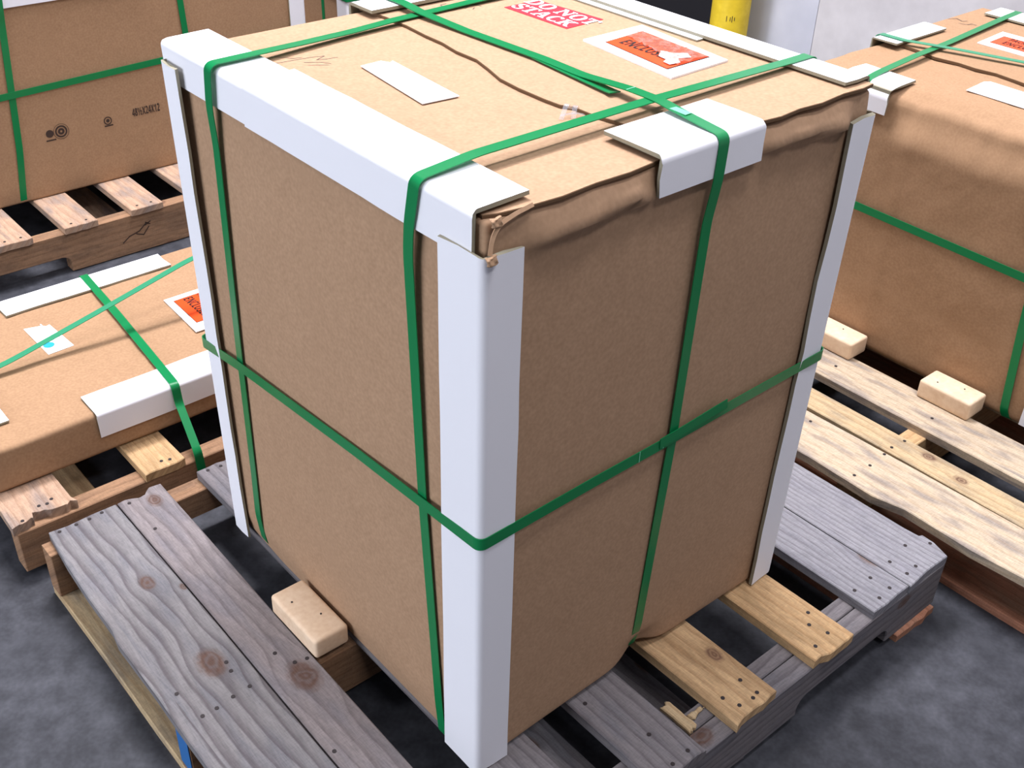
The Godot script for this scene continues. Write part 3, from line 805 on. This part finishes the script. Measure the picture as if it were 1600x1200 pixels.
func weld(parent: MeshInstance3D, at: Vector3, size: Vector3) -> void:
	var bm := BoxMesh.new(); bm.size = size
	mi(bm, M.weld, "weld_mark", parent).position = at - parent.position

func block(called: String, label: String, a: Vector3, b: Vector3) -> void:
	var s := b - a
	var m := carton_mesh(Vector3(-s.x / 2, 0, -s.z / 2), s, 0.006, 4, func(p: Vector3) -> Vector3: return p)
	var o := mi(m, M.w_block_tri, called)
	o.position = Vector3((a.x + b.x) / 2, a.y, (a.z + b.z) / 2)
	tag(o, label, "wood block", "cleat blocks nailed beside the cartons")
	for q in [Vector3(-0.012, s.y, -0.03), Vector3(0.01, s.y, 0.02)]:
		var nl := mi(nail_mesh, M.nail, "nail", o)
		nl.position = q
		nl.scale = Vector3(0.5, 1, 0.5)

func pouch_face(pouch: MeshInstance3D, pts: Array, y: float, torn: bool) -> void:
	var c := Vector2.ZERO
	for p in pts: c += p / 4.0
	var frame := []
	for p in pts: frame.append(c + (p - c) * 1.025)
	sheet(pouch, "black_border", frame, y, 0.0004, M.black, "thin black border")
	sheet(pouch, "orange_panel", pts, y + 0.0004, 0.0005, M.orange, "orange panel")
	var base := Vector3(c.x, y + 0.0011, c.y) - pouch.position - (pouch.get_parent() as Node3D).position
	var Rz := Vector3(0, 0, 1); var Ux := Vector3(1, 0, 0)
	var lt := lettering(pouch, "PACKING LIST", 0.027, base + Vector3(0.020, 0, 0.0), Rz, Ux, M.black)
	lt.scale = Vector3(0.58, 1, 1)
	lt = lettering(pouch, "ENCLOSED", 0.030, base + Vector3(-0.012, 0, -0.004), Rz, Ux, M.black)
	lt.scale = Vector3(0.62, 1, 1)
	if torn:
		var patch := sheet(pouch, "torn_patch", [Vector2(0.492, -0.232), Vector2(0.510, -0.245), Vector2(0.518, -0.228), Vector2(0.532, -0.216), Vector2(0.524, -0.202), Vector2(0.506, -0.210), Vector2(0.496, -0.196), Vector2(0.478, -0.199), Vector2(0.480, -0.212), Vector2(0.490, -0.216)], y + 0.0022, 0.0008, M.paper, "white torn patch")
		patch.rotation.x = 0.0
		# crumpled and glinting folds of the clear window
		var n := noise(9, 60.0, 2)
		var st := new_st(); st.set_smooth_group(0)
		var A: Vector2 = pts[0].lerp(pts[1], 0.55); var B: Vector2 = pts[1]; var C: Vector2 = pts[2]; var D: Vector2 = pts[3].lerp(pts[2], 0.25)
		var nu := 26; var nv := 12
		for i in nu:
			for j in nv:
				var v := []
				for q in [[i, j], [i + 1, j], [i + 1, j + 1], [i, j + 1]]:
					var a := A.lerp(D, float(q[0]) / nu); var b := B.lerp(C, float(q[0]) / nu)
					var p := a.lerp(b, float(q[1]) / nv)
					var hh := 0.0012 + 0.0045 * maxf(0.0, n.get_noise_2d(p.x * 1.0, p.y * 1.0) + 0.25)
					v.append(Vector3(p.x - c.x, hh, p.y - c.y))
				quad(st, v[0], v[1], v[2], v[3], Vector3.UP, Vector2.ZERO, Vector2.ZERO, Vector2.ZERO, Vector2.ZERO, false)
		st.index(); st.generate_normals()
		mi(st.commit(), M.crumple, "crumpled_window", pouch).position = base - Vector3(0, 0.0008, 0)

func build_low_load() -> void:
	var X := Vector3(1, 0, 0); var Y := Vector3(0, 1, 0); var Z := Vector3(0, 0, 1)
	var p := thing("pallet", "tan wooden pallet with a splintered end under the low flat carton", "pallet", Vector3(0.25, 0, -1.28))
	var D := 0.12; var th := 0.018
	var torn := PackedVector2Array([Vector2(-0.195, -1.66), Vector2(-0.195, -0.93), Vector2(-0.190, -0.914)])
	var tx := -0.190
	while tx > -0.298:
		tx -= rng.randf_range(0.002, 0.011)
		torn.append(Vector2(maxf(tx, -0.306), -0.911 - 0.013 * sin(PI * (tx + 0.19) / -0.118) + rng.randf_range(-0.007, 0.007)))
	torn.append_array(PackedVector2Array([Vector2(-0.310, -0.908), Vector2(-0.305, -1.1), Vector2(-0.305, -1.66)]))
	plank(p, "deckboard", -0.31, -0.19, -1.66, -0.905, D - th, th, M.w_pink, 0.0, [[-0.288, -0.918], [-0.25, -0.94], [-0.225, -0.945], [-0.236, -0.937]], torn)
	plank(p, "deckboard", -0.062, 0.02, -1.66, -0.906, D - th, th, M.w_tan, 0.003, [[-0.02, -0.925], [-0.005, -0.92]])
	for q in [[0.20, 0.30], [0.40, 0.50], [0.60, 0.70], [0.78, 0.90]]:
		plank(p, "deckboard", q[0], q[1], -1.66, -0.908, D - th, th, M.w_tan2, 0.002)
	stringer(p, "stringer", bar_outline(-0.305, 0.9, 0.014, D - th, []), -0.948, 0.04, M.w_stringer)
	stringer(p, "stringer", bar_outline(-0.305, 0.9, 0.014, D - th, []), -1.30, 0.04, M.w_stringer)
	stringer(p, "stringer", bar_outline(-0.305, 0.9, 0.014, D - th, []), -1.655, 0.04, M.w_stringer)
	for q in [[-0.20, -0.11], [0.25, 0.35], [0.78, 0.88]]:
		plank(p, "bottom_board", q[0], q[1], -1.655, -0.91, 0.0, 0.014, M.w_tan2, 0.002)
	var c := thing("cardboard_carton", "low flat brown carton on the tan pallet at the left", "carton", Vector3(0.28, D, -1.27))
	mi(carton_mesh(Vector3(-0.30, D + 0.001, -1.525), Vector3(1.18, 0.092, 0.514), 0.010, 26, warp_low), M.card_b, "body", c).position = -c.position
	var yt := 0.2145
	var lab := sheet(c, "shipping_label", [Vector2(-0.085, -1.388), Vector2(-0.050, -1.378), Vector2(-0.044, -1.371), Vector2(-0.036, -1.374), Vector2(-0.029, -1.265), Vector2(-0.083, -1.262)], yt, 0.0012, M.paper, "white label with faint print and a pale blue spot")
	strokes(lab, "printed_text", [[Vector2(-0.04, -0.012), Vector2(-0.02, -0.012)], [Vector2(-0.045, 0.004), Vector2(-0.02, 0.004)], [Vector2(-0.01, 0.004), Vector2(0.02, 0.006)], [Vector2(-0.01, -0.012), Vector2(0.01, -0.011)], [Vector2(0.01, 0.015), Vector2(0.034, 0.016)]], Vector3(0, 0.0014, 0), Z, X, 0.003, M.faint)
	var dot := CylinderMesh.new(); dot.top_radius = 0.011; dot.bottom_radius = 0.011; dot.height = 0.0006; dot.radial_segments = 20
	mi(dot, M.blue_dot, "blue_spot", lab).position = Vector3(-0.014, 0.0014, 0.044)
	var pouch := sheet(c, "packing_list_pouch", [Vector2(0.196, -1.322), Vector2(0.318, -1.322), Vector2(0.312, -1.158), Vector2(0.189, -1.160)], yt, 0.002, M.paper, "white pouch with an orange panel reading PACKING LIST ENCLOSED")
	pouch_face(pouch, [Vector2(0.211, -1.303), Vector2(0.296, -1.303), Vector2(0.292, -1.193), Vector2(0.208, -1.193)], yt + 0.002, false)
	var gg := "white edge protectors of the low flat carton"
	guard("edge_protector", "white edge board on the low carton's near top edge", Vector3(-0.096, 0.2145, -1.009), Vector3(0.55, 0.2145, -1.009), -Z, -Y, 0.066, 0.05, gg, 21)
	guard("edge_protector", "white edge board along the low carton's far top edge", Vector3(-0.095, 0.2145, -1.526), Vector3(0.280, 0.2145, -1.526), Z, -Y, 0.072, 0.05, gg, 22)
	guard("edge_protector", "white edge board on the low carton's left end, cut by the picture's left border", Vector3(-0.302, 0.2145, -1.34), Vector3(-0.302, 0.2145, -1.085), X, -Y, 0.074, 0.06, gg, 23)
	var g := "straps round the low flat carton"
	band("strap", "dark green strap across the low flat carton, front to back", [Vector3(0.05, 0.05, -0.9055), Vector3(0.046, 0.122, -0.9055), Vector3(0.062, 0.180, -0.998), Vector3(0.062, 0.2205, -1.0025), Vector3(0.073, 0.2205, -1.13), Vector3(0.09, 0.2205, -1.33), Vector3(0.104, 0.2205, -1.532), Vector3(0.104, 0.15, -1.533), Vector3(0.104, 0.125, -1.60)], [Z, Z, Z, Y, Y, Y, -Z, -Z], g)
	band("strap", "pale green loose strap slanting in the air over the low flat carton", [Vector3(-0.308, 0.14, -1.25), Vector3(-0.308, 0.222, -1.25), Vector3(-0.181, 0.231, -1.25), Vector3(0.03, 0.281, -1.25), Vector3(0.259, 0.338, -1.25), Vector3(0.42, 0.335, -1.25), Vector3(0.62, 0.27, -1.25), Vector3(0.80, 0.225, -1.25), Vector3(0.888, 0.217, -1.25), Vector3(0.888, 0.13, -1.25)], [-X, Y, Y, Y, Y, Y, Y, Y, X], g, 0.016, M.band_light, 0.05)

func build_back_load() -> void:
	var X := Vector3(1, 0, 0); var Y := Vector3(0, 1, 0); var Z := Vector3(0, 0, 1)
	var p := thing("pallet", "brown wooden pallet with a notched side under the printed carton", "pallet", Vector3(0.45, 0, -2.45))
	for q in [[-0.12, -0.03], [0.05, 0.139], [0.222, 0.311], [0.404, 0.495], [0.577, 0.665], [0.75, 0.84], [0.92, 1.01], [1.04, 1.13]]:
		var nails := [[q[0] + 0.025, -1.975], [q[0] + 0.065, -1.974]] if q[0] < 0.5 else []
		plank(p, "deckboard", q[0], q[1], -2.93, -1.957, 0.112, 0.018, M.w_pink, 0.002, nails, PackedVector2Array(), rng.randf() * 0.1)
	var notch := [[-0.05, 0.225, 0.045], [0.66, 0.90, 0.04]]
	stringer(p, "stringer", bar_outline(-0.14, 1.14, 0.002, 0.112, notch), -2.002, 0.038, M.w_stringer)
	stringer(p, "stringer", bar_outline(-0.14, 1.14, 0.016, 0.112, notch), -2.46, 0.038, M.w_stringer)
	stringer(p, "stringer", bar_outline(-0.14, 1.14, 0.016, 0.112, notch), -2.93, 0.038, M.w_stringer)
	for q in [[-0.14, -0.06], [0.36, 0.46], [1.02, 1.12]]:
		plank(p, "bottom_board", q[0], q[1], -2.93, -2.004, 0.0, 0.016, M.w_pink, 0.002)
	var stamp := strokes(p, "stamped_mark", [[Vector2(-0.05, -0.022), Vector2(-0.03, -0.008), Vector2(0.0, 0.0), Vector2(0.022, 0.018)], [Vector2(-0.01, -0.006), Vector2(0.01, -0.014), Vector2(0.028, 0.006)], [Vector2(0.02, 0.02), Vector2(0.032, 0.012)], [Vector2(0.018, 0.012), Vector2(0.034, 0.02)]], Vector3(0.42, 0.062, -1.9634) - p.position, X, Y, 0.003, M.ink)
	var c := thing("cardboard_carton", "brown printed carton behind the low one at upper left", "carton", Vector3(0.48, 0.13, -2.45))
	mi(carton_mesh(Vector3(-0.15, 0.1305, -2.78), Vector3(1.25, 0.555, 0.615), 0.007, 14, same), M.card_b, "body", c).position = -c.position
	var fz := -2.1644
	var sz := lettering(c, "48½X24X12", 0.030, Vector3(0.575, 0.308, fz) - c.position, X, Y, M.ink, true)
	sz.name = "printed_size"
	sz.scale = Vector3(0.5, 1, 1)
	for q in [[0.333, 0.302, 0.020, 0.0212], [0.333, 0.302, 0.012, 0.0165], [0.333, 0.302, 0.003, 0.009], [0.463, 0.302, 0.0085, 0.0115], [0.463, 0.302, 0.0, 0.005], [0.302, 0.302, 0.0, 0.0105]]:
		mi(ring_mesh(q[2], q[3]), M.ink, "printed_emblem", c).position = Vector3(q[0], q[1], fz) - c.position
	strokes(c, "printed_text", [[Vector2(-0.012, 0), Vector2(0.012, 0)], [Vector2(0.15, 0.004), Vector2(0.172, 0.004)]], Vector3(0.303, 0.284, fz) - c.position, X, Y, 0.004, M.ink)
	var gg := "white edge protectors of the printed carton"
	guard("edge_protector", "white edge board on the printed carton's top front edge at the picture's top left", Vector3(-0.1, 0.687, -2.164), Vector3(0.62, 0.687, -2.164), -Z, -Y, 0.06, 0.048, gg, 31)
	guard("edge_protector", "white corner board on the printed carton's right upright edge", Vector3(1.101, 0.14, -2.164), Vector3(1.101, 0.66, -2.164), -X, -Z, 0.05, 0.05, gg, 32)
	var g := "straps round the printed carton"
	band("strap", "green level strap round the printed carton at upper left", [Vector3(-0.152, 0.42, -2.5), Vector3(-0.152, 0.418, -2.1625), Vector3(0.2, 0.423, -2.1605), Vector3(0.667, 0.437, -2.1605), Vector3(1.107, 0.45, -2.158), Vector3(1.107, 0.45, -2.5)], [-X, Z, Z, Z, X], g)
	band("strap", "green upright strap on the printed carton's left part", [Vector3(0.2, 0.1303, -2.3), Vector3(0.198, 0.1303, -2.166), Vector3(0.216, 0.276, -2.1625), Vector3(0.241, 0.60, -2.1625), Vector3(0.243, 0.64, -2.158), Vector3(0.247, 0.693, -2.158), Vector3(0.25, 0.693, -2.6)], [-Y, Z, Z, Z, Z, Y], g)
	band("strap", "green upright strap on the printed carton above the big carton's corner", [Vector3(0.725, 0.1303, -2.3), Vector3(0.725, 0.1303, -2.166), Vector3(0.721, 0.48, -2.1625), Vector3(0.717, 0.588, -2.1625), Vector3(0.715, 0.6885, -2.162), Vector3(0.715, 0.6885, -2.6)], [-Y, Z, Z, Z, Y], g)
	# chip on the floor
	var chip := mi(slab(PackedVector2Array([Vector2(-0.014, -0.008), Vector2(0.012, -0.012), Vector2(0.016, 0.004), Vector2(-0.008, 0.010)]), 0.014, 0.003), [M.w_tan, M.w_tan], "wood_chip")
	chip.position = Vector3(0.528, 0, -1.985)
	tag(chip, "small tan wood chip on the floor by the notched pallet", "wood chip")

func build_right_load() -> void:
	var X := Vector3(1, 0, 0); var Y := Vector3(0, 1, 0); var Z := Vector3(0, 0, 1)
	var p := thing("pallet", "pale new wooden pallet under the carton at the right", "pallet", Vector3(1.6, 0, -0.1))
	var Z0 := -0.62; var Z1 := 0.44
	plank(p, "deckboard", 0.958, 1.093, Z0, Z1, 0.112, 0.018, M.w_pale, 0.002, [[1.06, -0.22], [1.085, -0.06], [1.032, -0.057], [0.982, -0.058]], PackedVector2Array([Vector2(0.958, Z0), Vector2(0.955, -0.3), Vector2(0.962, -0.15), Vector2(0.957, 0.0), Vector2(0.972, 0.06), Vector2(0.968, 0.2), Vector2(0.975, 0.3), Vector2(0.972, Z1), Vector2(1.098, Z1), Vector2(1.093, 0.0), Vector2(1.087, -0.3), Vector2(1.085, Z0)]), 0.0, 0.0)
	plank(p, "deckboard", 1.099, 1.166, Z0, Z1, 0.112, 0.018, M.w_pale2, 0.002, [[1.116, -0.064], [1.155, -0.060]], PackedVector2Array(), 0.0, 0.0)
	plank(p, "deckboard", 1.222, 1.335, Z0, Z1, 0.112, 0.018, M.w_pale, 0.002, [[1.275, -0.313], [1.269, -0.069]], PackedVector2Array(), 0.05, 0.02)
	for q in [[1.42, 1.52], [1.60, 1.70], [1.78, 1.88], [1.98, 2.12]]:
		plank(p, "deckboard", q[0], q[1], Z0, Z1, 0.112, 0.018, M.w_pale2, 0.002)
	for z in [-0.60, -0.09, 0.40]:
		stringer(p, "stringer", bar_outline(0.985, 2.12, 0.016, 0.112), z, 0.042, M.w_tan)
	for q in [[1.0, 1.10], [1.5, 1.6], [2.0, 2.1]]:
		plank(p, "bottom_board", q[0] - 0.002, q[1], Z0, Z1, 0.0, 0.016, M.w_red, 0.003)
	var c := thing("cardboard_carton", "brown carton with a wavy crushed top edge on the pale pallet at the right", "carton", Vector3(1.74, 0.13, -0.24))
	mi(carton_mesh(Vector3(1.385, 0.131, -0.605), Vector3(0.72, 0.572, 0.735), 0.016, 60, warp_right), M.card_b, "body", c).position = -c.position
	var fl := PackedVector2Array([Vector2(2.09, -0.60), Vector2(1.662, -0.60)])
	for q in [[-0.54, 1.660], [-0.50, 1.655], [-0.454, 1.643], [-0.40, 1.651], [-0.36, 1.648], [-0.316, 1.655], [-0.244, 1.645], [0.0, 1.64], [0.12, 1.64]]: fl.append(Vector2(q[1], q[0]))
	fl.append(Vector2(2.09, 0.12))
	mi(slab(fl, 0.006, 0.0008), [M.card_b, M.card_core], "top_flap", c).position = Vector3(0, 0.7045, 0) - c.position
	var pouch := sheet(c, "packing_list_pouch", [Vector2(1.811, -0.452), Vector2(1.937, -0.461), Vector2(1.935, -0.27), Vector2(1.808, -0.265)], 0.7108, 0.002, M.paper, "white pouch with an orange panel on the right carton")
	pouch_face(pouch, [Vector2(1.836, -0.435), Vector2(1.905, -0.438), Vector2(1.905, -0.295), Vector2(1.834, -0.29)], 0.7128, false)
	var lab := sheet(c, "shipping_label", [Vector2(1.517, -0.303), Vector2(1.592, -0.308), Vector2(1.606, -0.300), Vector2(1.60, -0.11), Vector2(1.515, -0.11)], 0.7062, 0.0012, M.paper, "white label with faint print")
	strokes(lab, "printed_text", [[Vector2(-0.075, -0.02), Vector2(-0.04, -0.02)], [Vector2(-0.08, 0.012), Vector2(-0.03, 0.012)], [Vector2(-0.02, 0.02), Vector2(0.03, 0.02)]], Vector3(0, 0.0014, 0), Z, X, 0.004, M.faint)
	strokes(c, "pen_mark", [[Vector2(-0.03, 0.02), Vector2(-0.01, 0.03), Vector2(0.0, 0.01), Vector2(0.012, 0.016)], [Vector2(-0.01, -0.01), Vector2(0.01, -0.016), Vector2(0.02, -0.006), Vector2(0.03, -0.014)]], Vector3(1.93, 0.7116, -0.56) - c.position, Vector3(0.6, 0, 0.8), Vector3(0.8, 0, -0.6), 0.002, M.pencil)
	var gg := "white edge protectors of the right carton"
	guard("edge_protector", "white edge piece bent over the right carton's left top edge under the strap", Vector3(1.384, 0.708, -0.515), Vector3(1.384, 0.706, -0.392), X, -Y, 0.09, 0.05, gg, 41, 0.0045, 0.0, 0.026)
	guard("edge_protector", "white edge piece on the right carton's far top edge", Vector3(1.632, 0.714, -0.606), Vector3(1.832, 0.714, -0.606), Z, -Y, 0.062, 0.05, gg, 42, 0.0045, 0.0)
	guard("edge_protector", "white edge board on the right carton's far right top edge", Vector3(2.106, 0.714, -0.56), Vector3(2.106, 0.714, 0.1), -X, -Y, 0.08, 0.05, gg, 43, 0.0045, 0.0)
	guard("edge_protector", "white corner board low at the picture's right border", Vector3(1.383, 0.14, 0.132), Vector3(1.383, 0.64, 0.132), X, -Z, 0.06, 0.072, gg, 44)
	var g := "straps round the right carton"
	band("strap", "green level strap round the right carton", [Vector3(1.8, 0.45, -0.607), Vector3(1.3805, 0.455, -0.607), Vector3(1.3805, 0.450, -0.42), Vector3(1.3805, 0.443, -0.025), Vector3(1.376, 0.44, 0.138), Vector3(1.8, 0.44, 0.138)], [-Z, -X, -X, -X, Z], g)
	band("strap", "green strap over the right carton's top, bent round its white edge piece", [Vector3(1.3795, 0.50, -0.445), Vector3(1.3785, 0.64, -0.448), Vector3(1.3785, 0.69, -0.451), Vector3(1.392, 0.7105, -0.456), Vector3(1.44, 0.7135, -0.462), Vector3(1.60, 0.7175, -0.473), Vector3(1.743, 0.7165, -0.483), Vector3(2.03, 0.7185, -0.508), Vector3(2.112, 0.7185, -0.514), Vector3(2.112, 0.3, -0.51)], [-X, -X, -X, Y, Y, Y, Y, Y, X], g)
	band("strap", "pale green strap along the right carton's top towards the picture's right border", [Vector3(1.66, 0.5, -0.613), Vector3(1.66, 0.720, -0.613), Vector3(1.662, 0.7205, -0.54), Vector3(1.70, 0.7205, -0.44), Vector3(1.747, 0.719, -0.301), Vector3(1.78, 0.7135, -0.15), Vector3(1.80, 0.7135, 0.133), Vector3(1.80, 0.4, 0.134)], [-Z, Y, Y, Y, Y, Y, Z], g, 0.016, M.band_light)
	band("strap", "green upright strap on the right carton's left side beside a wood block", [Vector3(1.5, 0.1305, 0.03), Vector3(1.392, 0.1305, 0.03), Vector3(1.3815, 0.150, 0.022), Vector3(1.3795, 0.331, 0.007), Vector3(1.3795, 0.60, -0.01), Vector3(1.43, 0.715, -0.02), Vector3(1.7, 0.716, -0.02), Vector3(2.1, 0.7185, -0.02)], [-Y, -X, -X, -X, -X, Y, Y], g)
	block("wood_block", "cream wood block against the right carton, half hidden behind the big carton's corner board", Vector3(1.314, 0.13, -0.455), Vector3(1.378, 0.172, -0.308))
	block("wood_block", "cream wood block against the right carton, nearest to the upright strap", Vector3(1.314, 0.13, -0.138), Vector3(1.378, 0.172, -0.018))

func build_far_load() -> void:
	var X := Vector3(1, 0, 0); var Y := Vector3(0, 1, 0); var Z := Vector3(0, 0, 1)
	var p := thing("pallet", "wooden pallet under the far carton behind the big one", "pallet", Vector3(1.95, 0, -3.05))
	for q in [[1.50, 1.62], [1.72, 1.82], [1.92, 2.02], [2.12, 2.22], [2.28, 2.40]]:
		plank(p, "deckboard", q[0], q[1], -3.5, -2.6, 0.112, 0.018, M.w_pink, 0.002)
	for z in [-3.5, -3.05, -2.64]:
		stringer(p, "stringer", bar_outline(1.5, 2.4, 0.0, 0.112), z, 0.04, M.w_pink)
	var c := thing("cardboard_carton", "far brown carton glimpsed over the big carton's back corner", "carton", Vector3(1.95, 0.13, -3.05))
	mi(carton_mesh(Vector3(1.6, 0.131, -3.4), Vector3(0.7, 0.55, 0.7), 0.007, 6, same), M.card_b, "body", c).position = -c.position
	guard("edge_protector", "white corner board of the far carton above the big carton's back edge", Vector3(1.599, 0.14, -2.698), Vector3(1.599, 0.66, -2.698), X, -Z, 0.06, 0.06, "white edge protectors of the far carton", 51)
	band("strap", "green upright strap on the far carton beside its white corner board", [Vector3(1.5985, 0.1305, -2.86), Vector3(1.5985, 0.683, -2.86), Vector3(2.28, 0.683, -2.86)], [-X, Y], "straps round the far carton")
	band("strap", "green level strap round the far carton", [Vector3(1.5985, 0.33, -3.38), Vector3(1.5965, 0.33, -2.85), Vector3(1.593, 0.33, -2.691), Vector3(2.28, 0.33, -2.695)], [-X, -X, Z], "straps round the far carton")
